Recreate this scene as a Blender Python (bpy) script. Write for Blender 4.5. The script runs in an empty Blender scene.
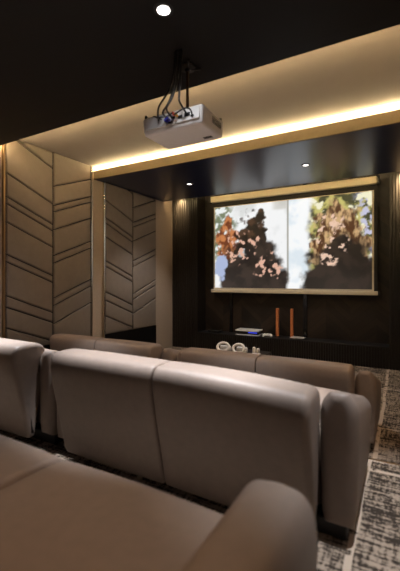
import bpy, bmesh, math, random
from mathutils import Vector, Matrix, noise
random.seed(4)
sc = bpy.context.scene
COL = sc.collection
PI = math.pi

# ------------------------------------------------------------------ materials
def mat(name, color=(0.5, 0.5, 0.5), rough=0.5, metal=0.0, emit=None, estr=0.0, spec=0.5):
    m = bpy.data.materials.new(name); m.use_nodes = True
    b = m.node_tree.nodes['Principled BSDF']
    b.inputs['Base Color'].default_value = (*color, 1)
    b.inputs['Roughness'].default_value = rough
    b.inputs['Metallic'].default_value = metal
    b.inputs['Specular IOR Level'].default_value = spec
    if emit:
        b.inputs['Emission Color'].default_value = (*emit, 1)
        b.inputs['Emission Strength'].default_value = estr
    return m

def N(m, t, **kw):
    n = m.node_tree.nodes.new(t)
    for k, v in kw.items(): setattr(n, k, v)
    return n
def L(m, a, b): m.node_tree.links.new(a, b)

def mottled(name, color, rough, scale=20, amt=0.12, bump=0.0, bscale=200, metal=0.0, spec=0.5):
    m = mat(name, color, rough, metal, spec=spec)
    b = m.node_tree.nodes['Principled BSDF']
    tc = N(m, 'ShaderNodeTexCoord')
    nz = N(m, 'ShaderNodeTexNoise'); nz.inputs['Scale'].default_value = scale; nz.inputs['Detail'].default_value = 5
    L(m, tc.outputs['Object'], nz.inputs['Vector'])
    cr = N(m, 'ShaderNodeValToRGB')
    cr.color_ramp.elements[0].position = 0.3; cr.color_ramp.elements[1].position = 0.7
    cr.color_ramp.elements[0].color = (*[c * (1 - amt) for c in color], 1)
    cr.color_ramp.elements[1].color = (*[c * (1 + amt) for c in color], 1)
    L(m, nz.outputs['Fac'], cr.inputs['Fac']); L(m, cr.outputs['Color'], b.inputs['Base Color'])
    if bump:
        n2 = N(m, 'ShaderNodeTexNoise'); n2.inputs['Scale'].default_value = bscale; n2.inputs['Detail'].default_value = 3
        L(m, tc.outputs['Object'], n2.inputs['Vector'])
        bp = N(m, 'ShaderNodeBump'); bp.inputs['Strength'].default_value = bump; bp.inputs['Distance'].default_value = 0.002
        L(m, n2.outputs['Fac'], bp.inputs['Height']); L(m, bp.outputs['Normal'], b.inputs['Normal'])
    return m

M_SOFA = mottled('taupe_leather', (0.215, 0.170, 0.143), 0.50, 30, 0.05, 0.25, 420, spec=0.35)
M_SOFA_BASE = mat('black_base', (0.012, 0.011, 0.011), 0.5)
M_PANEL = mottled('panel_leather', (0.26, 0.215, 0.18), 0.52, 14, 0.05, 0.2, 300, spec=0.35)
M_BEIGE = mottled('beige_plaster', (0.50, 0.40, 0.31), 0.75, 60, 0.08, 0.3, 150)
M_TRAY = mottled('tray_paint', (0.36, 0.315, 0.285), 0.8, 5, 0.03)
M_BLACK = mottled('black_ceiling_paint', (0.009, 0.0085, 0.009), 0.5, 4, 0.05, spec=0.25)
M_SOFFIT = mottled('soffit_gloss_screen_tint', (0.014, 0.021, 0.066), 0.30, 4, 0.05, spec=0.6)  # blue of the screen's reflection painted into the black base colour
M_LIP = mottled('bronze_lip_paint', (0.26, 0.20, 0.115), 0.6, 30, 0.05)
M_SLAT = mottled('dark_slat_wood', (0.017, 0.0135, 0.011), 0.36, 20, 0.2)
M_GLASSY = mat('black_gloss', (0.010, 0.009, 0.009), 0.12)
M_BRASS = mat('brass', (0.36, 0.25, 0.14), 0.3, 1.0)
M_CHROME = mat('brushed_steel', (0.70, 0.67, 0.60), 0.22, 1.0)
M_COPPER = mottled('copper', (0.80, 0.27, 0.10), 0.45, 40, 0.1, metal=0.55)
M_WHITE = mottled('white_plastic', (0.86, 0.84, 0.82), 0.4, 30, 0.02)
M_PROJ = mottled('projector_shell', (0.84, 0.80, 0.77), 0.45, 30, 0.02)
M_CREAM = mottled('cream_metal', (0.78, 0.68, 0.50), 0.5, 30, 0.03)
M_DARK = mat('dark_plastic', (0.014, 0.013, 0.014), 0.4)
M_CABLE = mat('cable_rubber', (0.012, 0.011, 0.011), 0.45)
M_RED = mat('red_plug', (0.60, 0.05, 0.03), 0.4)
M_YELLOW = mat('yellow_plug', (0.75, 0.42, 0.04), 0.4)
M_BLUE = mat('blue_plug', (0.05, 0.05, 0.40), 0.4)
M_BLUELED = mat('blue_led', (0.02, 0.03, 0.3), 0.4, emit=(0.05, 0.08, 1.0), estr=1.1)
M_LED = mat('warm_led', (0.9, 0.8, 0.6), 0.5, emit=(1.0, 0.78, 0.42), estr=95)
M_LED_REAR = mat('warm_led_slot', (0.9, 0.8, 0.6), 0.5, emit=(1.0, 0.74, 0.36), estr=18)
M_LED_NEAR = mat('warm_led_near', (0.9, 0.8, 0.6), 0.5, emit=(1.0, 0.73, 0.36), estr=105)
M_BULB = mat('downlight_lens', (1, 1, 1), 0.5, emit=(1.0, 0.93, 0.86), estr=6)
M_BULB_FAR = mat('downlight_lens_far', (1, 1, 1), 0.5, emit=(1.0, 0.93, 0.86), estr=3)
M_BORDER = mat('screen_border', (0.012, 0.010, 0.009), 0.7)
M_SCREENCLOTH = mottled('screen_cloth', (0.72, 0.64, 0.50), 0.8, 30, 0.03)
M_COVER = mat('box_cover', (0.62, 0.56, 0.50), 0.5)

def carpet():
    m = mat('patterned_carpet', (0.3, 0.27, 0.24), 0.95, spec=0.1)
    b = m.node_tree.nodes['Principled BSDF']
    tc = N(m, 'ShaderNodeTexCoord')
    def stretched(sx, sy, det, seed, dist=0.3):
        mp = N(m, 'ShaderNodeMapping'); mp.inputs['Scale'].default_value = (sx, sy, 1)
        mp.inputs['Location'].default_value = (seed, seed * 1.7, 0)
        L(m, tc.outputs['Object'], mp.inputs['Vector'])
        nz = N(m, 'ShaderNodeTexNoise'); nz.inputs['Scale'].default_value = 1; nz.inputs['Detail'].default_value = det
        nz.inputs['Distortion'].default_value = dist
        L(m, mp.outputs['Vector'], nz.inputs['Vector'])
        return nz.outputs['Fac']
    def math_(op, a, bb):
        n = N(m, 'ShaderNodeMath', operation=op)
        for i, v in enumerate((a, bb)):
            if isinstance(v, (int, float)): n.inputs[i].default_value = v
            else: L(m, v, n.inputs[i])
        return n.outputs[0]
    rows = stretched(5, 60, 5, 3.1)
    cols = stretched(60, 9, 4, 8.4)
    blot = stretched(2.2, 3.2, 2, 1.3, 0.8)
    fine = stretched(90, 90, 2, 5.5)
    s = math_('ADD', math_('MULTIPLY', rows, 0.62), math_('MULTIPLY', cols, 0.38))
    s = math_('ADD', s, math_('MULTIPLY', math_('SUBTRACT', blot, 0.5), 0.16))
    s = math_('ADD', s, math_('MULTIPLY', math_('SUBTRACT', fine, 0.5), 0.35))
    cr = N(m, 'ShaderNodeValToRGB')
    e = cr.color_ramp.elements
    e[0].position = 0.455; e[0].color = (0.050, 0.039, 0.031, 1)
    e[1].position = 0.555; e[1].color = (0.43, 0.345, 0.27, 1)
    L(m, s, cr.inputs['Fac'])
    # pale woven lines, wandering slightly
    sep = N(m, 'ShaderNodeSeparateXYZ'); L(m, tc.outputs['Object'], sep.inputs[0])
    wob = math_('MULTIPLY', math_('SUBTRACT', stretched(2, 2, 2, 9.9), 0.5), 0.05)
    def line(coord, off, period, half):
        v = math_('ADD', math_('ADD', coord, off), wob)
        d = math_('PINGPONG', v, period)
        return math_('LESS_THAN', d, half)
    l1 = line(sep.outputs['X'], 0.165, 0.5, 0.014)
    l2 = line(sep.outputs['Y'], 0.30, 0.6, 0.013)
    gap = math_('GREATER_THAN', stretched(14, 14, 2, 2.2), 0.40)
    ln = math_('MULTIPLY', math_('MAXIMUM', l1, l2), gap)
    mx = N(m, 'ShaderNodeMix', data_type='RGBA')
    L(m, ln, mx.inputs[0]); L(m, cr.outputs['Color'], mx.inputs[6]); mx.inputs[7].default_value = (0.60, 0.49, 0.39, 1)
    L(m, mx.outputs[2], b.inputs['Base Color'])
    bp = N(m, 'ShaderNodeBump'); bp.inputs['Strength'].default_value = 0.5; bp.inputs['Distance'].default_value = 0.004
    L(m, s, bp.inputs['Height']); L(m, bp.outputs['Normal'], b.inputs['Normal'])
    return m
M_CARPET = carpet()

def chevron_wood():
    m = mat('dark_chevron_wood', (0.02, 0.014, 0.01), 0.45)
    b = m.node_tree.nodes['Principled BSDF']
    tc = N(m, 'ShaderNodeTexCoord'); sep = N(m, 'ShaderNodeSeparateXYZ'); L(m, tc.outputs['Object'], sep.inputs[0])
    def math_(op, a, bb=0.0):
        n = N(m, 'ShaderNodeMath', operation=op)
        for i, v in enumerate((a, bb)):
            if isinstance(v, (int, float)): n.inputs[i].default_value = v
            else: L(m, v, n.inputs[i])
        return n.outputs[0]
    px = math_('PINGPONG', math_('ADD', sep.outputs['X'], 10.13), 0.35)
    t = math_('ADD', sep.outputs['Z'], math_('MULTIPLY', px, 0.9))
    fr = math_('FRACT', math_('MULTIPLY', t, 9.0))
    wn = N(m, 'ShaderNodeTexWhiteNoise', noise_dimensions='2D')
    cb = N(m, 'ShaderNodeCombineXYZ')
    L(m, math_('FLOOR', math_('MULTIPLY', t, 9.0)), cb.inputs[0])
    L(m, math_('FLOOR', math_('MULTIPLY', math_('ADD', sep.outputs['X'], 10.13), 1 / 0.35)), cb.inputs[1])
    L(m, cb.outputs[0], wn.inputs[0])
    cr = N(m, 'ShaderNodeValToRGB')
    cr.color_ramp.elements[0].color = (0.006, 0.004, 0.003, 1); cr.color_ramp.elements[1].color = (0.036, 0.021, 0.013, 1)
    L(m, wn.outputs['Value'], cr.inputs['Fac'])
    seam = math_('GREATER_THAN', fr, 0.05)
    mx = N(m, 'ShaderNodeMix', data_type='RGBA')
    L(m, seam, mx.inputs[0]); mx.inputs[6].default_value = (0.004, 0.003, 0.003, 1); L(m, cr.outputs['Color'], mx.inputs[7])
    L(m, mx.outputs[2], b.inputs['Base Color'])
    return m
M_CHEV = chevron_wood()

# ------------------------------------------------------------------ geometry helpers
def obj(name, bm, m, parent=None, smooth=False, auto=None):
    bmesh.ops.recalc_face_normals(bm, faces=bm.faces)
    me = bpy.data.meshes.new(name); bm.to_mesh(me); bm.free()
    me.materials.append(m)
    if smooth:
        for p in me.polygons: p.use_smooth = True
        if auto:
            me.set_sharp_from_angle(angle=math.radians(auto))
    o = bpy.data.objects.new(name, me); COL.objects.link(o)
    if parent: o.parent = parent
    return o
def tag(o, label=None, cat=None, group=None, kind=None):
    if label: o['label'] = label
    if cat: o['category'] = cat
    if group: o['group'] = group
    if kind: o['kind'] = kind
    return o
def thing(name, loc, label, cat, group=None, rz=0):
    o = bpy.data.objects.new(name, None); COL.objects.link(o)
    o.location = loc; o.rotation_euler = (0, 0, rz); o.empty_display_size = 0.1
    return tag(o, label, cat, group)
def box(bm, x0, x1, y0, y1, z0, z1, bev=0.0, seg=2):
    b2 = bmesh.new()
    vs = [b2.verts.new((x, y, z)) for z in (z0, z1) for y in (y0, y1) for x in (x0, x1)]
    for f in ((0, 1, 3, 2), (4, 6, 7, 5), (0, 4, 5, 1), (2, 3, 7, 6), (0, 2, 6, 4), (1, 5, 7, 3)):
        b2.faces.new([vs[i] for i in f])
    if bev: bmesh.ops.bevel(b2, geom=b2.edges[:], offset=bev, segments=seg, profile=0.5, affect='EDGES')
    merge(bm, b2)
def merge(bm, b2):
    me = bpy.data.meshes.new('tmp'); b2.to_mesh(me); b2.free(); bm.from_mesh(me); bpy.data.meshes.remove(me)
def boxbm(*a, **k):
    bm = bmesh.new(); box(bm, *a, **k); return bm
def tube(bm, pts, r, n=10, closed=False):
    pts = [Vector(p) for p in pts]; rings = []
    up = Vector((0, 0, 1)); prev = None
    for i, p in enumerate(pts):
        a = pts[i - 1] if (i or closed) else p
        c = pts[(i + 1) % len(pts)] if (i < len(pts) - 1 or closed) else p
        d = (c - a).normalized()
        if prev is None:
            u = d.orthogonal().normalized()
        else:
            u = (prev - d * prev.dot(d)).normalized()
        prev = u; w = d.cross(u)
        rr = r[i] if isinstance(r, (list, tuple)) else r
        rings.append([bm.verts.new(p + u * rr * math.cos(2 * PI * k / n) + w * rr * math.sin(2 * PI * k / n)) for k in range(n)])
    m = len(rings)
    for i in range(m if closed else m - 1):
        A, B = rings[i], rings[(i + 1) % m]
        for k in range(n): bm.faces.new((A[k], A[(k + 1) % n], B[(k + 1) % n], B[k]))
    if not closed:
        bm.faces.new(rings[0][::-1]); bm.faces.new(rings[-1])
def lathe(bm, prof, c=(0, 0, 0), n=28):
    rings = []
    for r, z in prof:
        rings.append([bm.verts.new((c[0] + r * math.cos(2 * PI * k / n), c[1] + r * math.sin(2 * PI * k / n), c[2] + z)) for k in range(n)])
    for A, B in zip(rings, rings[1:]):
        for k in range(n): bm.faces.new((A[k], A[(k + 1) % n], B[(k + 1) % n], B[k]))
    bm.faces.new(rings[0][::-1]); bm.faces.new(rings[-1])
def spline(ctrl, n=6):
    """closed Catmull-Rom through 2-D control points"""
    out = []; m = len(ctrl)
    for i in range(m):
        p0, p1, p2, p3 = (Vector(ctrl[(i + k - 1) % m]) for k in range(4))
        for j in range(n):
            t = j / n
            out.append(0.5 * ((2 * p1) + (p2 - p0) * t + (2 * p0 - 5 * p1 + 4 * p2 - p3) * t * t + (3 * p1 - p0 - 3 * p2 + p3) * t ** 3))
    return out
def loft(bm, prof, a0, a1, r, axis='x', seg=6, bulge=0.0, mid=1, r2=None):
    """closed 2-D profile swept from a0 to a1 with ends rounded by r; axis x: profile is (y,z); axis y: profile is (x,z)"""
    m = len(prof)
    area = sum(prof[i].x * prof[(i + 1) % m].y - prof[(i + 1) % m].x * prof[i].y for i in range(m))
    sgn = 1 if area > 0 else -1
    nor = []
    for i in range(m):
        d = prof[(i + 1) % m] - prof[i - 1]
        nor.append(Vector((d.y, -d.x)).normalized() * sgn)
    r2 = r if r2 is None else r2
    def end(q): return [(q * (1 - math.cos(PI / 2 * k / seg)), q * (1 - math.sin(PI / 2 * k / seg))) for k in range(seg + 1)]
    left = [(a0 + a, d) for a, d in end(r)]
    right = [(a1 - a, d) for a, d in end(r2)[::-1]]
    mids = [(left[-1][0] + (right[0][0] - left[-1][0]) * j / (mid + 1), -bulge * math.sin(PI * j / (mid + 1))) for j in range(1, mid + 1)]
    rings = []
    for a, d in left + mids + right:
        ring = []
        for p, nn in zip(prof, nor):
            q = p - nn * d
            ring.append(bm.verts.new((a, q.x, q.y) if axis == 'x' else (q.x, a, q.y)))
        rings.append(ring)
    for A, B in zip(rings, rings[1:]):
        for k in range(m): bm.faces.new((A[k], A[(k + 1) % m], B[(k + 1) % m], B[k]))
    bm.faces.new(rings[0][::-1]); bm.faces.new(rings[-1])
def copy_tree(o, parent=None):
    c = o.copy(); COL.objects.link(c)
    if parent: c.parent = parent
    for ch in list(o.children): copy_tree(ch, c)
    return c

# ------------------------------------------------------------------ room  (front floor z=0, camera at x=y=0)
XL, XR = -3.67, 0.37
YB, YF = -1.30, 5.80
PZ = 0.21           # seating platform
PY = 2.22           # its front edge
ZC = 2.585          # dropped ceilings
ZT = 2.74           # tray

def struct(name, bm, m): return tag(obj(name, bm, m), kind='structure')
struct('floor', boxbm(XL - .1, XR + .1, YB - .1, YF + .1, -0.10, 0.0), M_CARPET)
struct('floor_platform', boxbm(XL, XR, YB, PY, 0.0, PZ), M_CARPET)
struct('trim_1', boxbm(XL + .001, XR - .001, PY, PY + 0.012, PZ - 0.03, PZ + 0.004, bev=0.002), M_BRASS)
struct('wall_left', boxbm(XL - 0.12, XL, YB - .1, YF + .1, 0, ZT + .1), M_BEIGE)
struct('wall_right', boxbm(XR, XR + 0.12, YB - .1, YF + .1, 0, ZT + .1), M_BEIGE)
struct('wall_back', boxbm(XL, XR, YB - 0.12, YB, 0, ZT + .1), M_BEIGE)
struct('wall_front', boxbm(XL, XR, YF, YF + 0.12, 0, ZT + .1), M_CHEV)
struct('ceiling', boxbm(XL - .12, XR + .12, YB - .12, YF + .12, ZT, ZT + 0.1), M_TRAY)
struct('ceiling_drop', boxbm(XL, XR, YB, PY - 0.02, ZC, ZT), M_BLACK)
struct('trim_8', boxbm(XL, XR, PY - 0.02, PY, ZC, 2.598), M_BLACK)
# far soffit: black underside slab with a beige front board
SY0, SY1 = 3.58, 5.22
struct('ceiling_soffit', boxbm(XL, XR, SY0 + 0.02, SY1 - 0.025, ZC, 2.665), M_SOFFIT)
struct('trim_9', boxbm(XL, XR, SY1 - 0.025, SY1, ZC, 2.635), M_SOFFIT)
struct('trim_2', boxbm(XL, XR, SY0, SY0 + 0.02, ZC - 0.004, 2.69), M_LIP)

# black gloss band under the chevron panels, both sides of the beige pilaster
for k, (a, b) in enumerate(((2.315, 3.51), (3.765, 4.98))):
    struct('baseboard_left' if k == 0 else 'baseboard_left.001', boxbm(XL, XL + 0.025, a, b, (0 if a > PY else 0), 0.445, bev=0.002), M_GLASSY)

# vertical metal trims on the left wall
for k, (y, w, m) in enumerate(((2.285, 0.022, M_BRASS), (3.512, 0.016, M_CHROME), (3.745, 0.020, M_CHROME))):
    struct('trim_%d' % (k + 3), boxbm(XL, XL + 0.034, y, y + w, (PZ if y < PY else 0.0), (ZT if k < 2 else ZC), bev=0.003), m)

# ------------------------------------------------------------------ padded chevron panels on the left wall
CZ = 1.21
SEAM_A = [1.33, 1.10 - .0, 0.907, 0.66, 0.585, 0.39, 0.05, -0.03, -0.39, -0.50, -0.72]
SEAM_A = [1.33, 0.907, 0.66, 0.585, 0.39, 0.05, -0.03, -0.39, -0.51, -0.73]
SEAM_B = [1.12, 0.89, 0.815, 0.60, 0.29, 0.20, -0.22, -0.31, -0.53]
SLOPE = 0.385
def panel(name, y0, y1, seams, dirn, ztop, label):
    """dirn -1: seams fall toward +y (high at y0); +1: rise toward +y. seam heights are given at the valley edge"""
    zbot = 0.45
    t = thing(name, (XL, (y0 + y1) / 2, zbot), label, 'wall panel', 'padded chevron panels on the left wall')
    W = y1 - y0
    def zs(s, y):
        return (s + CZ) + ((y1 - y) if dirn < 0 else (y - y0)) * SLOPE
    bounds = [None] + list(seams) + [None]
    gap = 0.012; dep = 0.034; r = 0.020
    bm = bmesh.new()
    n = 0
    for hi, lo in zip(bounds, bounds[1:]):
        def clampz(z): return max(zbot, min(ztop, z))
        ys = [y0 + gap / 2, y1 - gap / 2]
        poly = []
        # sample bottom edge and top edge, clamped by the panel's own outline
        S = 24
        bot = [(ys[0] + (ys[1] - ys[0]) * i / S) for i in range(S + 1)]
        lo_z = [(clampz(zs(lo, y) + gap / 2) if lo is not None else zbot) for y in bot]
        hi_z = [(clampz(zs(hi, y) - gap / 2) if hi is not None else ztop) for y in bot]
        idx = [i for i in range(S + 1) if hi_z[i] - lo_z[i] > 0.012]
        if len(idx) < 3: continue
        pts = [(bot[i], lo_z[i]) for i in idx] + [(bot[i], hi_z[i]) for i in reversed(idx)]
        # reduce collinear
        red = []
        for i, p in enumerate(pts):
            a, c = pts[i - 1], pts[(i + 1) % len(pts)]
            if abs((p[0] - a[0]) * (c[1] - a[1]) - (p[1] - a[1]) * (c[0] - a[0])) > 1e-6: red.append(p)
        b2 = bmesh.new()
        A = [b2.verts.new((0, p[0] - (y0 + y1) / 2, p[1] - zbot)) for p in red]
        f = b2.faces.new(A)
        ex = bmesh.ops.extrude_face_region(b2, geom=[f])
        vv = [g for g in ex['geom'] if isinstance(g, bmesh.types.BMVert)]
        bmesh.ops.translate(b2, verts=vv, vec=(dep, 0, 0))
        top_edges = [e for e in b2.edges if all(v.co.x > dep - 1e-5 for v in e.verts)]
        bmesh.ops.bevel(b2, geom=top_edges, offset=r, segments=4, profile=0.5, affect='EDGES')
        merge(bm, b2)
    obj('padding', bm, M_PANEL, t, smooth=True, auto=50)
    obj('backing_board', boxbm(0.0005, 0.014, -W / 2, W / 2, 0, ztop - zbot), M_SOFA_BASE, t)
    return t
panel('wall_panel', 2.315, 2.905, SEAM_A, -1, ZT, 'padded taupe chevron wall panel at far left, warmly lit, beside the brass strip')
panel('wall_panel', 2.91, 3.508, SEAM_B, +1, ZT, 'padded chevron wall panel warmly lit, just left of the beige pilaster')
panel('wall_panel', 3.768, 4.362, SEAM_A, -1, ZC, 'dim grey padded chevron wall panel right next to the beige pilaster, below the black soffit')
panel('wall_panel', 4.367, 4.975, SEAM_B, +1, ZC, 'dim grey padded chevron wall panel nearest the screen wall, below the black soffit')

# ------------------------------------------------------------------ screen wall
def slat_panel(x0, x1, label):
    t = thing('slat_panel', ((x0 + x1) / 2, 5.5, 0), label, 'wall panel', 'vertical slat panels beside the screen')
    W = x1 - x0
    obj('backing_board', boxbm(-W / 2, W / 2, 0.03, 0.30, 0, ZT - .001), M_SLAT, t)
    n = 14; p = W / n
    for i in range(n):
        x = -W / 2 + p * i
        obj('slat', boxbm(x + p * 0.14, x + p * 0.86, 0, 0.0299, 0, ZT - .001, bev=0.003, seg=1), M_SLAT, t)
    return t
SLX0, SLX1 = -3.146, -0.158
slat_panel(XL + .001, SLX0, 'dark vertical slat panel to the left of the projection screen')
slat_panel(SLX1, XR - .001, 'dark vertical slat panel to the right of the screen, gold light on its top')
for k, xx in enumerate((-2.62, -1.62 + 0.28)):
    struct('trim_%d' % (k + 6), boxbm(xx - 0.03, xx + 0.03, 5.772, 5.80, 0.30, ZT - .001, bev=0.003), M_GLASSY)

# low slatted media console
t = thing('media_console', ((SLX0 + SLX1) / 2, 5.5, 0), 'long low black console with ribbed front under the projection screen', 'console')
W = SLX1 - SLX0 - 0.002
obj('body', boxbm(-W / 2, W / 2, 0.022, 0.298, 0.0, 0.285), M_SLAT, t)
obj('top_board', boxbm(-W / 2, W / 2, 0.0, 0.298, 0.2855, 0.30, bev=0.002), M_DARK, t)
n = 84; p = W / n
for i in range(n):
    x = -W / 2 + p * i
    obj('slat', boxbm(x + p * 0.16, x + p * 0.84, 0.0, 0.0215, 0.0, 0.285, bev=0.002, seg=1), M_SLAT, t)

# ------------------------------------------------------------------ projection screen
SCX, SCY = -1.619, 5.64
SW, SH = 2.535, 1.427
SZ0 = CZ - 0.158
t = thing('projection_screen', (SCX, SCY, SZ0), 'large pull-down projection screen glowing with a film picture on the front wall', 'screen')
def sm(a, b, x):
    q = max(0, min(1, (x - a) / (b - a))); return q * q * (3 - 2 * q)
def mixc(a, b, f): return tuple(p + (q - p) * f for p, q in zip(a, b))
def fb(u, v, s, o=0):
    return noise.fractal(Vector((u * 1.78 * s + o, v * s - o, o * 3.3)), 1.0, 2.0, 4)
def blob(u, v, cu, cv, ru, rv, o, rag=0.35, s=7, soft=0.16):
    d = math.hypot((u - cu) / ru, (v - cv) / rv) + rag * fb(u, v, s, o)
    return 1 - sm(1 - soft, 1 + soft, d)
def picture(u, v):
    """a sunlit pale garden wall with dark rounded shrubs in autumn colour; u right, v down, linear rgb"""
    c = mixc((0.88, 0.89, 0.90), (0.68, 0.70, 0.70), sm(-.1, .5, fb(u, v, 3, 1)))
    f = (1 - sm(.10, .17, u + .05 * fb(u, v, 6, 2))) * (1 - sm(.55, .75, v))
    if f > 0: c = mixc(c, mixc((0.16, 0.20, 0.12), (0.80, 0.84, 0.84), sm(-.25, .3, fb(u, v, 14, 3))), f)
    f = sm(.515, .525, u) * (1 - sm(.63, .66, u))
    c = mixc(c, mixc((0.72, 0.80, 0.86), (0.92, 0.94, 0.95), sm(-.3, .3, fb(u, v, 4, 4))), f)
    f = sm(.63, .68, u + .03 * fb(u, v, 6, 5))
    if f > 0:
        leaf = fb(u, v, 11, 6)
        g = mixc((0.045, 0.05, 0.02), (0.55, 0.50, 0.16), sm(-.3, .35, leaf))
        g = mixc(g, (0.55, 0.55, 0.72), sm(.88, .97, u) * sm(-.1, .3, fb(u, v, 16, 7)))
        g = mixc(g, (0.85, 0.82, 0.60), sm(.25, .45, fb(u, v, 9, 8)))
        c = mixc(c, g, f)
    f = sm(.508, .514, u) * (1 - sm(.519, .525, u)) * (1 - sm(.9, .94, v))
    c = mixc(c, (0.28, 0.26, 0.22), f * .85)
    f = (1 - sm(.055, .09, abs(v - .02))) * (1 - sm(.50, .52, u)) * sm(.40, .44, u)
    c = mixc(c, (0.45, 0.42, 0.36), f * .5)
    # dark shrubs with ragged autumn crowns, blossom flecks over them
    fleck = sm(.16, .34, fb(u, v, 15, 31))
    c = mixc(c, mixc((0.15, 0.035, 0.012), (0.55, 0.20, 0.07), sm(-.3, .3, fb(u, v, 14, 9))), blob(u, v, .105, .42, .085, .24, 10, .8, 9))
    c = mixc(c, mixc((0.012, 0.008, 0.006), (0.07, 0.035, 0.02), sm(-.2, .4, fb(u, v, 12, 12))), blob(u, v, .275, .40, .10, .28, 13, .8, 9))
    d = max(blob(u, v, .15, .98, .12, .46, 14, .3), blob(u, v, .28, 1.0, .20, .54, 15, .3), blob(u, v, .36, .90, .12, .42, 16, .3), blob(u, v, .44, 1.02, .085, .32, 26, .3))
    c = mixc(c, mixc((0.014, 0.010, 0.010), (0.035, 0.024, 0.02), sm(-.3, .3, fb(u, v, 8, 17))), d)
    m = max(blob(u, v, .18, .52, .13, .16, 18, .8, 8), blob(u, v, .39, .74, .08, .14, 20, .8, 8))
    c = mixc(c, (0.74, 0.44, 0.33), m * fleck)
    c = mixc(c, (0.40, 0.47, 0.68), blob(u, v, .045, .74, .04, .15, 19, .8, 8))
    h = max(blob(u, v, .81, .32, .115, .26, 21, .6, 8), blob(u, v, .91, .55, .085, .24, 22, .6, 8), blob(u, v, .705, .56, .05, .16, 27, .8, 8))
    c = mixc(c, mixc((0.09, 0.035, 0.014), (0.62, 0.40, 0.20), sm(-.3, .38, fb(u * 1.6, v * .8, 12, 23))), h)
    d = max(blob(u, v, .82, 1.02, .20, .54, 24, .3), blob(u, v, .93, .98, .13, .50, 28, .3))
    c = mixc(c, mixc((0.012, 0.009, 0.008), (0.03, 0.02, 0.016), sm(-.3, .3, fb(u, v, 8, 25))), d)
    m = max(blob(u, v, .77, .42, .09, .20, 29, .8, 8), blob(u, v, .78, .62, .06, .12, 30, .8, 8))
    c = mixc(c, (0.80, 0.55, 0.42), m * fleck)
    return c
M_PIC = bpy.data.materials.new('projected_picture'); M_PIC.use_nodes = True
nt = M_PIC.node_tree; b = nt.nodes['Principled BSDF']
at = nt.nodes.new('ShaderNodeAttribute'); at.attribute_name = 'picture'
b.inputs['Base Color'].default_value = (0.05, 0.05, 0.05, 1); b.inputs['Roughness'].default_value = 0.9
nt.links.new(at.outputs['Color'], b.inputs['Emission Color']); b.inputs['Emission Strength'].default_value = 1.0
bm = bmesh.new()
NX, NZ = 240, 135
IW, IH = SW - 0.05, SH - 0.036
g = [[bm.verts.new((-IW / 2 + IW * i / NX, 0, 0.024 + IH * j / NZ)) for i in range(NX + 1)] for j in range(NZ + 1)]
for j in range(NZ):
    for i in range(NX): bm.faces.new((g[j][i], g[j][i + 1], g[j + 1][i + 1], g[j + 1][i]))
pic = obj('picture', bm, M_PIC)
ca = pic.data.color_attributes.new('picture', 'FLOAT_COLOR', 'POINT')
for j in range(NZ + 1):
    for i in range(NX + 1):
        ca.data[j * (NX + 1) + i].color = (*picture(i / NX, 1 - j / NZ), 1)
if pic.data.polygons[0].normal.y > 0: pic.data.flip_normals()
pic.parent = t; pic.location = (0, -0.0035, 0)
cl = obj('cloth', boxbm(-SW / 2, SW / 2, -0.003, 0.003, 0, SH), M_SCREENCLOTH, t)
bd = bmesh.new()
for a in ((-SW / 2 - 0.045, -SW / 2, 0, SH + .075), (SW / 2, SW / 2 + 0.045, 0, SH + .075), (-SW / 2, SW / 2, SH, SH + .075)):
    box(bd, a[0], a[1], -0.002, 0.002, a[2], a[3])
obj('border', bd, M_BORDER, t)
cs = obj('case', boxbm(-SW / 2 - 0.045, SW / 2 + 0.045, -0.055, 0.045, SH + 0.0755, SH + 0.185, bev=0.022, seg=4), M_CREAM, t, True, 40)
for s in (-1, 1):
    xx = s * (SW / 2 + 0.045)
    obj('end_cap', boxbm(min(xx, xx + s * .03), max(xx, xx + s * .03), -0.058, 0.048, SH + 0.07, SH + 0.19, bev=0.012), M_DARK, cs)
bar = obj('weight_bar', boxbm(-SW / 2 - 0.05, SW / 2 + 0.05, -0.022, 0.022, -0.060, -0.0005, bev=0.012, seg=3), M_CREAM, t, True, 40)
for s in (-1, 1):
    xx = s * (SW / 2 + 0.05)
    obj('end_cap', boxbm(min(xx, xx + s * .025), max(xx, xx + s * .025), -0.018, 0.018, -0.054, -0.008, bev=0.006), M_DARK, bar)
for s in (-1, 1):
    obj('wall_bracket', boxbm(s * 1.0 - .03, s * 1.0 + .03, 0.0455, YF - SCY - .001, SH + 0.09, SH + 0.16), M_DARK, t)

# ------------------------------------------------------------------ LED strips
def led(name, bm, m, label): return tag(obj(name, bm, m), label, 'led strip')
led('led_strip', boxbm(XL + 0.005, XR - 0.005, SY0 + 0.03, SY0 + 0.05, 2.6655, 2.700), M_LED, 'bright warm led strip along the front lip of the black soffit')
led('led_strip', boxbm(XL + 0.005, XR - 0.005, PY - 0.012, PY - 0.002, 2.5985, 2.612), M_LED_NEAR, 'warm led strip tucked behind the edge of the black ceiling nearest the seats')
led('led_strip', boxbm(XL + 0.005, XR - 0.005, SY1 - 0.020, SY1 - 0.003, 2.6355, 2.658), M_LED_REAR, 'warm led strip in the slot above the screen wall')

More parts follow.
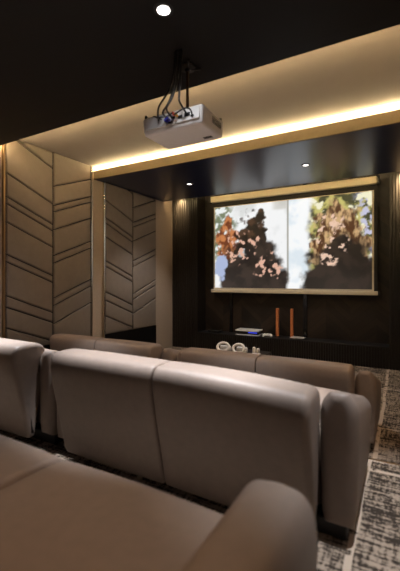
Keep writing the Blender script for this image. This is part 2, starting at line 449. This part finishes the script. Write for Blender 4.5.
# ------------------------------------------------------------------ downlights
def downlight(x, y, label, energy, m=M_BULB, cone=70, col=(0.95, 0.96, 1.0), tilt=0, z=ZC, spill=0, pan=0):
    t = thing('downlight', (x, y, z), label, 'downlight', 'recessed ceiling downlights')
    bm = bmesh.new()
    lathe(bm, [(0.030, -0.0005), (0.050, -0.0005), (0.050, -0.003), (0.044, -0.006), (0.034, -0.005), (0.030, -0.002)])
    obj('rim', bm, M_DARK, t, True, 40)
    bm = bmesh.new(); lathe(bm, [(0.0005, -0.0045), (0.033, -0.0045), (0.033, -0.0010), (0.0005, -0.0010)])
    obj('lens', bm, m, t)
    for e, c, bl in ((energy, cone, 0.6), (spill, 110, 1.0)):     # the beam and the lamp's wider spill
        if not e: continue
        ld = bpy.data.lights.new('spot', 'SPOT'); ld.energy = e; ld.spot_size = math.radians(c); ld.spot_blend = bl
        ld.shadow_soft_size = 0.04; ld.color = col
        lo = bpy.data.objects.new('spot', ld); COL.objects.link(lo); lo.location = (x, y, z - 0.03); lo.rotation_euler = (math.radians(tilt), math.radians(pan), 0)
    return t
downlight(-1.06, 1.51, 'bright round downlight in the near black ceiling above the projector', 450, cone=53, tilt=5, spill=20)
downlight(-2.56, 1.51, 'round downlight in the near black ceiling over the left sofas', 620, cone=53, tilt=5, spill=26)
downlight(0.04, 1.42, 'added unseen downlight in the black ceiling over the aisle end of the middle row', 170, cone=58, tilt=4, spill=0)  # extra lamp out of view, added to brighten the row end and carpet
downlight(0.14, 1.98, 'added unseen warm lamp by the right wall, turned toward the front row', 75, M_BULB_FAR, 56, (1.0, 0.66, 0.40), 20, pan=31)  # added fill, out of view: warms the front row from the right
downlight(-3.42, 1.95, 'added unseen warm lamp by the padded wall, turned toward the front row', 60, M_BULB_FAR, 56, (1.0, 0.66, 0.40), 20, pan=-26)  # its left counterpart, also added to warm the front row
downlight(-1.01, 4.38, 'small downlight in the far soffit in front of the middle of the screen', 50, M_BULB_FAR, 105, (1.0, 0.93, 0.88))
downlight(-2.66, 4.43, 'small downlight in the far soffit in front of the left slat panel', 50, M_BULB_FAR, 105, (1.0, 0.93, 0.88))

downlight(-0.75, 0.10, 'added warm downlight, out of view, in the black ceiling over the foreground sofa', 54, cone=58, col=(1.0, 0.60, 0.32))  # added out of frame to give the foreground seat its warm light
downlight(-2.43, 0.10, 'added warm downlight, out of view, in the black ceiling on the padded wall side', 54, cone=58, col=(1.0, 0.60, 0.32))  # second added foreground lamp, never in view

for x, e, lab in ((0.06, 520, 'downlight in the slot above the slat panel on the right of the screen'), (-3.47, 100, 'downlight in the slot above the slat panel on the left of the screen')):
    downlight(x, 5.37, lab, e, M_BULB_FAR, 66, (1.0, 0.74, 0.40), 38, ZT)

# ------------------------------------------------------------------ sofas
BW = 0.682      # half width between arms
AW = 0.142
def back_profile():
    c = [(0.125, 0.055), (0.100, 0.062), (0.065, 0.22), (0.028, 0.38), (0.004, 0.50), (0.001, 0.558), (0.016, 0.599), (0.055, 0.615), (0.155, 0.614), (0.208, 0.592), (0.226, 0.542),
         (0.222, 0.47), (0.205, 0.36), (0.165, 0.15), (0.145, 0.062)]
    return spline(c, 4)
def seat_profile():
    c = [(0.215, 0.17), (0.24, 0.36), (0.34, 0.385), (0.55, 0.39), (0.76, 0.39), (0.87, 0.38), (0.915, 0.345), (0.92, 0.27), (0.915, 0.16), (0.89, 0.075), (0.82, 0.06), (0.5, 0.06), (0.25, 0.075)]
    return spline(c, 4)
def arm_profile(w, h):
    a = w / 2
    c = [(-a + .018, 0.07), (-a + .006, 0.12), (-a + .002, 0.30), (-a, h - .14), (-a + .004, h - .06), (-a + .030, h - .012), (-.02, h), (.02, h), (a - .030, h - .012), (a - .004, h - .06), (a, h - .14), (a - .003, 0.30), (a - .010, 0.12), (a - .018, 0.07)]
    out = []
    for i in range(len(c) - 1):                        # open Catmull-Rom, flat underside
        p0, p1, p2, p3 = (Vector(c[max(0, min(len(c) - 1, i + k - 1))]) for k in range(4))
        for j in range(4):
            t = j / 4
            out.append(0.5 * ((2 * p1) + (p2 - p0) * t + (2 * p0 - 5 * p1 + 4 * p2 - p3) * t * t + (3 * p1 - p0 - 3 * p2 + p3) * t ** 3))
    out.append(Vector(c[-1]))
    if len(out) % 2: out.insert(len(out) // 2, (out[len(out) // 2 - 1] + out[len(out) // 2]) / 2)
    return out
def arm_mesh(w, h, y0, y1, drop, r):
    """rounded armrest: the cross-section shrinks evenly into both ends, the top falls toward the front"""
    bm = bmesh.new(); prof = arm_profile(w, h); z0 = 0.07; a = w / 2; seg = 8
    st = [(r * (1 - math.cos(PI / 2 * k / seg)), r * (1 - math.sin(PI / 2 * k / seg))) for k in range(seg + 1)]
    rows = [(y0 + q, d) for q, d in st] + [(y0 + r + (y1 - y0 - 2 * r) * j / 8, 0) for j in range(1, 8)] + [(y1 - q, d) for q, d in st[::-1]]
    rings = []
    for y, d in rows:
        f = max(0, (y - y0) / (y1 - y0)); ring = []
        for p in prof:
            zz = z0 + d * .6 + (p.y - z0) * (h - z0 - d * 1.6) / (h - z0)
            zz -= drop * f * max(0, (zz - z0) / (h - z0))
            ring.append(bm.verts.new((p.x * (a - d) / a, y, zz)))
        rings.append(ring)
    m = len(prof)
    for A, B in zip(rings, rings[1:]):
        for k in range(m): bm.faces.new((A[k], A[(k + 1) % m], B[(k + 1) % m], B[k]))
    for ring, y, d in ((rings[0], y0, 0), (rings[-1], y1, 0)):   # strips across the flat ends
        for k in range(m // 2 - 1):
            bm.faces.new((ring[k], ring[k + 1], ring[m - 2 - k], ring[m - 1 - k]))
    return bm
def make_sofa(label):
    t = thing('sofa', (0, 0, 0), label, 'sofa', 'two seat taupe leather sofas')
    for s in (-1, 1):
        x0, x1 = (-BW, -0.002) if s < 0 else (0.002, BW)
        bm = bmesh.new(); loft(bm, back_profile(), x0, x1, 0.034 if s < 0 else 0.013, 'x', 6, 0.003, 5, 0.013 if s < 0 else 0.034)
        obj('backrest', bm, M_SOFA, t, True, 60)
        bm = bmesh.new(); loft(bm, seat_profile(), x0 + .001, x1 - .001, 0.03, 'x', 6, 0.006, 5)
        obj('seat', bm, M_SOFA, t, True, 60)
        bm = arm_mesh(AW, 0.585, 0.15, 0.82, 0.20, 0.045)
        a = obj('armrest', bm, M_SOFA, t, True, 60); a.location.x = s * (BW + AW / 2 + .001)
    obj('plinth', boxbm(-BW - AW + .045, BW + AW - .045, 0.20, 0.76, 0.0, 0.068, bev=0.004), M_SOFA_BASE, t)
    return t
def place(o, x, y, z): o.location = (x, y, z)
s0 = make_sofa('taupe sofa in the middle row, nearer the carpeted aisle, its broad back to the camera')
place(s0, -0.965, 1.278, PZ)
def more(x, y, z, label):
    c = copy_tree(s0); place(c, x, y, z); c['label'] = label; return c
more(-2.62, 1.278, PZ, 'taupe sofa in the middle row at the left edge, only its right end showing')
more(-0.98, 2.60, 0, 'brown front row sofa nearest the carpeted aisle, facing the screen')
more(-2.66, 2.60, 0, 'brown front row sofa beside the padded wall, facing the screen')
fg = more(-1.04, -0.02, PZ, 'large blurred sofa in the foreground, its brown seat and armrest along the bottom')

for ch in fg.children:                    # the foreground sofa has broader, level armrests
    if ch.name.startswith('armrest'):
        sx = 1 if ch.location.x > 0 else -1
        bm = arm_mesh(0.19, 0.515, 0.15, 0.90, 0.0, 0.05)
        bmesh.ops.recalc_face_normals(bm, faces=bm.faces)
        me = bpy.data.meshes.new('armrest'); bm.to_mesh(me); bm.free(); me.materials.append(M_SOFA)
        for p in me.polygons: p.use_smooth = True
        ch.data = me; ch.location.x = sx * (BW + 0.096)
# the nearest middle-row backrest leans a little lower toward the aisle
for ch in s0.children:
    if ch.name.startswith('backrest') and max(v.co.x for v in ch.data.vertices) > 0.1:
        ch.data = ch.data.copy()
        for v in ch.data.vertices:
            f = max(0.0, v.co.x / BW); v.co.z -= 0.027 * f * f * max(0, v.co.z / 0.64)

# ------------------------------------------------------------------ projector on its ceiling mount
PX, PYY, PZ0 = -1.242, 1.995, CZ + 0.925
t = thing('projector', (PX, PYY, PZ0), 'white projector hanging below the black ceiling on a pole', 'projector')
hw, hd, ht = 0.222, 0.148, 0.114
bm = boxbm(-hw, hw, -hd, hd, 0, ht, bev=0.018, seg=4)
for v in bm.verts:
    if v.co.z < 0.03: v.co.x *= 0.975; v.co.y *= 0.96
body = obj('body', bm, M_PROJ, t, True, 40)
rp = obj('rear_panel', boxbm(-hw + .03, hw - .02, -hd - 0.004, -hd + 0.004, 0.03, ht - 0.014, bev=0.002), M_WHITE, t)
for (x, z, w, h) in ((-.03, .062, .03, .016), (.02, .066, .026, .014), (.07, .06, .03, .02), (.12, .064, .04, .022), (.155, .05, .02, .012), (.0, .042, .03, .01)):
    obj('port', boxbm(x - w / 2, x + w / 2, -hd - 0.008, -hd - 0.0035, z - h / 2, z + h / 2, bev=0.001), M_DARK, rp)
for (x, z, m, nm) in ((.035, .078, M_RED, 'red_plug'), (.052, .070, M_YELLOW, 'yellow_plug'), (-.005, .055, M_BLUE, 'blue_plug'), (-.02, .05, M_BLUE, 'blue_plug')):
    bm = bmesh.new(); tube(bm, [(x, -hd - .0085, z), (x, -hd - .035, z + .002)], 0.008, 12); obj(nm, bm, m, t, True, 40)
vg = bmesh.new()
for i in range(9): box(vg, hw - 0.003, hw + 0.0008, -0.02 + i * 0.014, -0.013 + i * 0.014, 0.045, 0.085)
obj('side_vent', vg, M_DARK, t)
obj('rating_label', boxbm(hw - .11, hw - .05, .055, .085, -0.0008, 0.0006), M_DARK, t)
bm = bmesh.new(); tube(bm, [(0.07, hd - .004, .055), (0.07, hd + .012, .055)], 0.036, 24); obj('lens', bm, M_GLASSY, t, True, 40)
for (x, y) in ((-hw + .02, -hd + .015), (hw - .02, hd - .015), (-hw + .02, hd - .02)):
    bm = bmesh.new(); lathe(bm, [(.005, 0), (.008, .004), (.008, .018), (.004, .022)], (x, y, ht - .002), 12); obj('foot', bm, M_DARK, t, True, 40)

t = thing('projector_mount', (PX + .03, PYY, ZC), 'black ceiling mount with a slim pole carrying the projector', 'mount')
bm = bmesh.new(); lathe(bm, [(.052, -.0005), (.055, -.004), (.05, -.012), (.02, -.018), (.016, -.03)]); obj('ceiling_plate', bm, M_DARK, t, True, 40)
for a in range(4):
    th = a * PI / 2 + .6
    bm = bmesh.new(); tube(bm, [(.03 * math.cos(th), .03 * math.sin(th), -.012), (.085 * math.cos(th), .085 * math.sin(th), -.008)], .007, 8)
    obj('plate_arm', bm, M_DARK, t, True, 40)
zb = PZ0 + ht - ZC
bm = bmesh.new(); tube(bm, [(0, 0, -.028), (0, 0, zb + .03)], .0095, 14); obj('pole', bm, M_BRASS if False else mat('bronze_pole', (.14, .09, .055), .4, .7), t, True, 40)
bm = bmesh.new(); box(bm, -.045, .045, -.045, .045, zb + .014, zb + .030, bev=.003)
for a in range(4):
    th = a * PI / 2 + PI / 4
    tube(bm, [(.03 * math.cos(th), .03 * math.sin(th), zb + .02), (.13 * math.cos(th), .10 * math.sin(th), zb + .006)], .006, 8)
obj('bracket', bm, M_DARK, t, True, 40)

def bez(p0, p1, p2, p3, n=18):
    p0, p1, p2, p3 = map(Vector, (p0, p1, p2, p3)); out = []
    for i in range(n + 1):
        s = i / n; out.append(p0 * (1 - s) ** 3 + p1 * 3 * s * (1 - s) ** 2 + p2 * 3 * s * s * (1 - s) + p3 * s ** 3)
    return out
G = 'black cables behind the projector'
yb = PYY - hd
cab = [
    ((PX + 0.045, yb - 0.022, ZC), (PX + 0.045, yb - 0.022, ZC - .34), (PX - .11, yb - .04, PZ0 + .22), (PX - .08, yb - .012, PZ0 + .062), 'black cable from the ceiling bulging left into the projector back'),
    ((PX + 0.061, yb - 0.028, ZC), (PX + 0.061, yb - 0.028, ZC - .42), (PX - .06, yb - .10, PZ0 + .12), (PX - .02, yb - .012, PZ0 + .066), 'black cable dropping from the ceiling, second from left, to the projector sockets'),
    ((PX + 0.077, yb - 0.022, ZC), (PX + 0.077, yb - 0.022, ZC - .40), (PX - .0, yb - .16, PZ0 + .12), (PX + .02, yb - .012, PZ0 + .06), 'black cable dropping straight from the ceiling close to the pole'),
    ((PX + 0.093, yb - 0.028, ZC), (PX + 0.093, yb - 0.028, ZC - .40), (PX + .10, yb - .12, PZ0 + .16), (PX + .12, yb - .012, PZ0 + .064), 'black power cable curling to the right end of the projector back'),
    ((PX + .035, yb - .036, PZ0 + .08), (PX + .02, yb - .12, PZ0 - .01), (PX - .14, yb - .10, PZ0 + .10), (PX - .06, yb - .012, PZ0 + .07), 'thin black lead from the red plug arching left over the sockets'),
    ((PX + .052, yb - .036, PZ0 + .072), (PX + .10, yb - .13, PZ0 + .0), (PX + .20, yb - .10, PZ0 + .10), (PX + .158, yb - .012, PZ0 + .05), 'thin black lead looping from the yellow plug to the right end of the projector'),
]
for i, (a, b_, c, d, lab) in enumerate(cab):
    bm = bmesh.new(); tube(bm, bez(a, b_, c, d), .006 if i < 4 else .0045, 8)
    tag(obj('cable', bm, M_CABLE, None, True), lab, 'cable', G)

# ------------------------------------------------------------------ things on the console
CT = 0.3005
def px_at(u, y):
    f = 361.0; r = (u - 200) / f; a = math.radians(29.3)
    return y * (-math.sin(a) + r * math.cos(a)) / (math.cos(a) + r * math.sin(a))
# flat-lying white game console
t = thing('game_console', (px_at(249, 5.66), 5.66, CT), 'white and black game console lying flat on the media console', 'game console', rz=0.05)
obj('core', boxbm(-.185, .185, -.10, .10, 0.012, 0.062, bev=.006), M_DARK, t)
for nm, z0, th in (('lower_shell', 0.0, .011), ('upper_shell', 0.063, .024)):
    bm = bmesh.new(); box(bm, -.20, .20, -.118, .118, z0, z0 + th, bev=.004)
    obj(nm, bm, M_WHITE, t, True, 40)
obj('light_bar', boxbm(.02, .17, -.1035, -.0995, 0.040, 0.052), M_BLUELED, t)
def controller(loc, label, rz, sc_=1.0):
    t = thing('game_controller', loc, label, 'game controller', rz=rz)
    bm = bmesh.new()
    prof = spline([(-.05, .012), (-.055, .03), (-.03, .047), (.03, .047), (.055, .03), (.05, .012), (.0, .016)], 4)
    loft(bm, [Vector((p.x * .9, p.y)) for p in prof], -.028, .03, .01, 'y', 4)
    obj('body', bm, M_WHITE, t, True, 60)
    for s in (-1, 1):
        bm = bmesh.new(); tube(bm, [(s * .045, .012, .034), (s * .060, -.02, .028), (s * .068, -.055, .020), (s * .068, -.072, .016)], [.018, .020, .016, .009], 12)
        obj('grip', bm, M_WHITE, t, True, 60)
        bm = bmesh.new(); lathe(bm, [(.004, 0), (.004, .008), (.009, .010), (.009, .013), (.002, .014)], (s * .02, -.004, .044), 14)
        obj('thumbstick', bm, M_DARK, t, True, 40)
    obj('touch_pad', boxbm(-.02, .02, .008, .026, .0455, .0485, bev=.001), M_WHITE, t)
    return t
controller((px_at(268, 5.60), 5.58, CT + 0.0), 'white game controller beside the console lying below the screen', 0.2)
t = thing('media_box', (px_at(214.5, 5.62), 5.64, CT), 'small black media box at the left end of the console top', 'media box')
obj('body', boxbm(-.11, .11, -.07, .07, 0.006, 0.036, bev=.004), M_DARK, t)
obj('top_trim', boxbm(-.09, .09, -.05, .05, 0.0362, 0.039, bev=.001), M_CHROME, t)
for s in (-1, 1): obj('foot', boxbm(s * .08 - .012, s * .08 + .012, -.05, .05, 0, .0059), M_DARK, t)
t = thing('flat_case', (px_at(297.5, 5.58), 5.60, CT), 'flat pale case lying right of the two copper bars', 'case')
obj('lower_half', boxbm(-.105, .105, -.075, .075, 0.0, 0.014, bev=.003), M_DARK, t)
obj('lid', boxbm(-.107, .107, -.077, .077, 0.0142, 0.026, bev=.003), M_COVER, t)
for i, (u, lab) in enumerate(((277.5, 'slim upright copper bar on the console, the left of the pair'), (292, 'slim upright copper bar on the console, the right of the pair'))):
    t = thing('copper_bar', (px_at(u, 5.68), 5.68, CT), lab, 'copper bar', 'copper bars below the screen')
    obj('shaft', boxbm(-.022, .022, -.022, .022, 0.0065, 0.455, bev=.003), M_COPPER, t)
    obj('foot', boxbm(-.034, .034, -.034, .034, 0, 0.006, bev=.002), M_DARK, t)

# ------------------------------------------------------------------ low table and headsets behind the front row
TX = px_at(238, 4.3); TZ = 0.262
t = thing('coffee_table', (TX, 4.35, 0), 'low dark coffee table in front of the front row, hidden behind the sofa backs', 'coffee table')
obj('table_top', boxbm(-.34, .34, -.28, .28, TZ - .03, TZ, bev=.004), M_SLAT, t)
for sx in (-1, 1):
    for sy in (-1, 1):
        obj('leg', boxbm(sx * .30 - .02, sx * .30 + .02, sy * .23 - .02, sy * .23 + .02, 0, TZ - .0305), M_DARK, t)
def headset(u, label, rz):
    t = thing('headset', (px_at(u, 4.3), 4.3, TZ), label, 'headset', 'white headsets with looped bands', rz)
    bm = bmesh.new(); box(bm, -.075, .075, .05, .11, 0.0, .075, bev=.02, seg=4); obj('visor', bm, M_WHITE, t, True, 40)
    bm = bmesh.new()
    pts = []
    for k in range(32):
        th = 2 * PI * k / 32
        pts.append((.078 * math.cos(th), -.015 + .03 * math.sin(th), .068 + .050 * math.sin(th)))
    tube(bm, pts, .0185, 12, closed=True); obj('headband', bm, M_WHITE, t, True)
    return t
headset(223.5, 'white headset with a looped band behind the front sofa, the left one', 0.1)
headset(239, 'white headset with a looped band behind the front sofa, the right one', -0.1)
t = thing('charging_stand', (px_at(256, 4.3), 4.3, TZ), 'small white gadget stand right of the looped headsets', 'stand')
obj('base', boxbm(-.05, .05, -.04, .04, 0, .03, bev=.01, seg=3), M_WHITE, t, True, 40)
bm = bmesh.new(); box(bm, -.045, -.008, -.025, .025, .0302, .105, bev=.014, seg=3); obj('left_grip', bm, M_WHITE, t, True, 40)
bm = bmesh.new(); box(bm, .008, .045, -.025, .025, .0302, .092, bev=.014, seg=3); obj('right_grip', bm, M_WHITE, t, True, 40)

# ------------------------------------------------------------------ world, camera, view
w = bpy.data.worlds.new('room_dark'); w.use_nodes = True; sc.world = w
w.node_tree.nodes['Background'].inputs[0].default_value = (0.02, 0.018, 0.016, 1)
w.node_tree.nodes['Background'].inputs[1].default_value = 0.2
cd = bpy.data.cameras.new('camera'); cam = bpy.data.objects.new('camera', cd); COL.objects.link(cam)
cam.location = (0, 0, CZ); cam.rotation_euler = (PI / 2, 0, math.radians(29.3))
cd.sensor_fit = 'AUTO'; cd.sensor_width = 36; cd.lens = 361 / 571 * 36
cd.shift_y = -5.5 / 571; cd.clip_start = 0.02
cd.dof.use_dof = True; cd.dof.focus_distance = 5.2; cd.dof.aperture_fstop = 2.0
sc.camera = cam
sc.view_settings.view_transform = 'Standard'; sc.view_settings.look = 'None'
sc.view_settings.gamma = 1; sc.view_settings.use_curve_mapping = False
sc.view_settings.exposure = 0.0
try:
    sc.cycles.use_denoising = True
    sc.cycles.max_bounces = 10; sc.cycles.diffuse_bounces = 6; sc.cycles.sample_clamp_indirect = 6
except Exception: pass
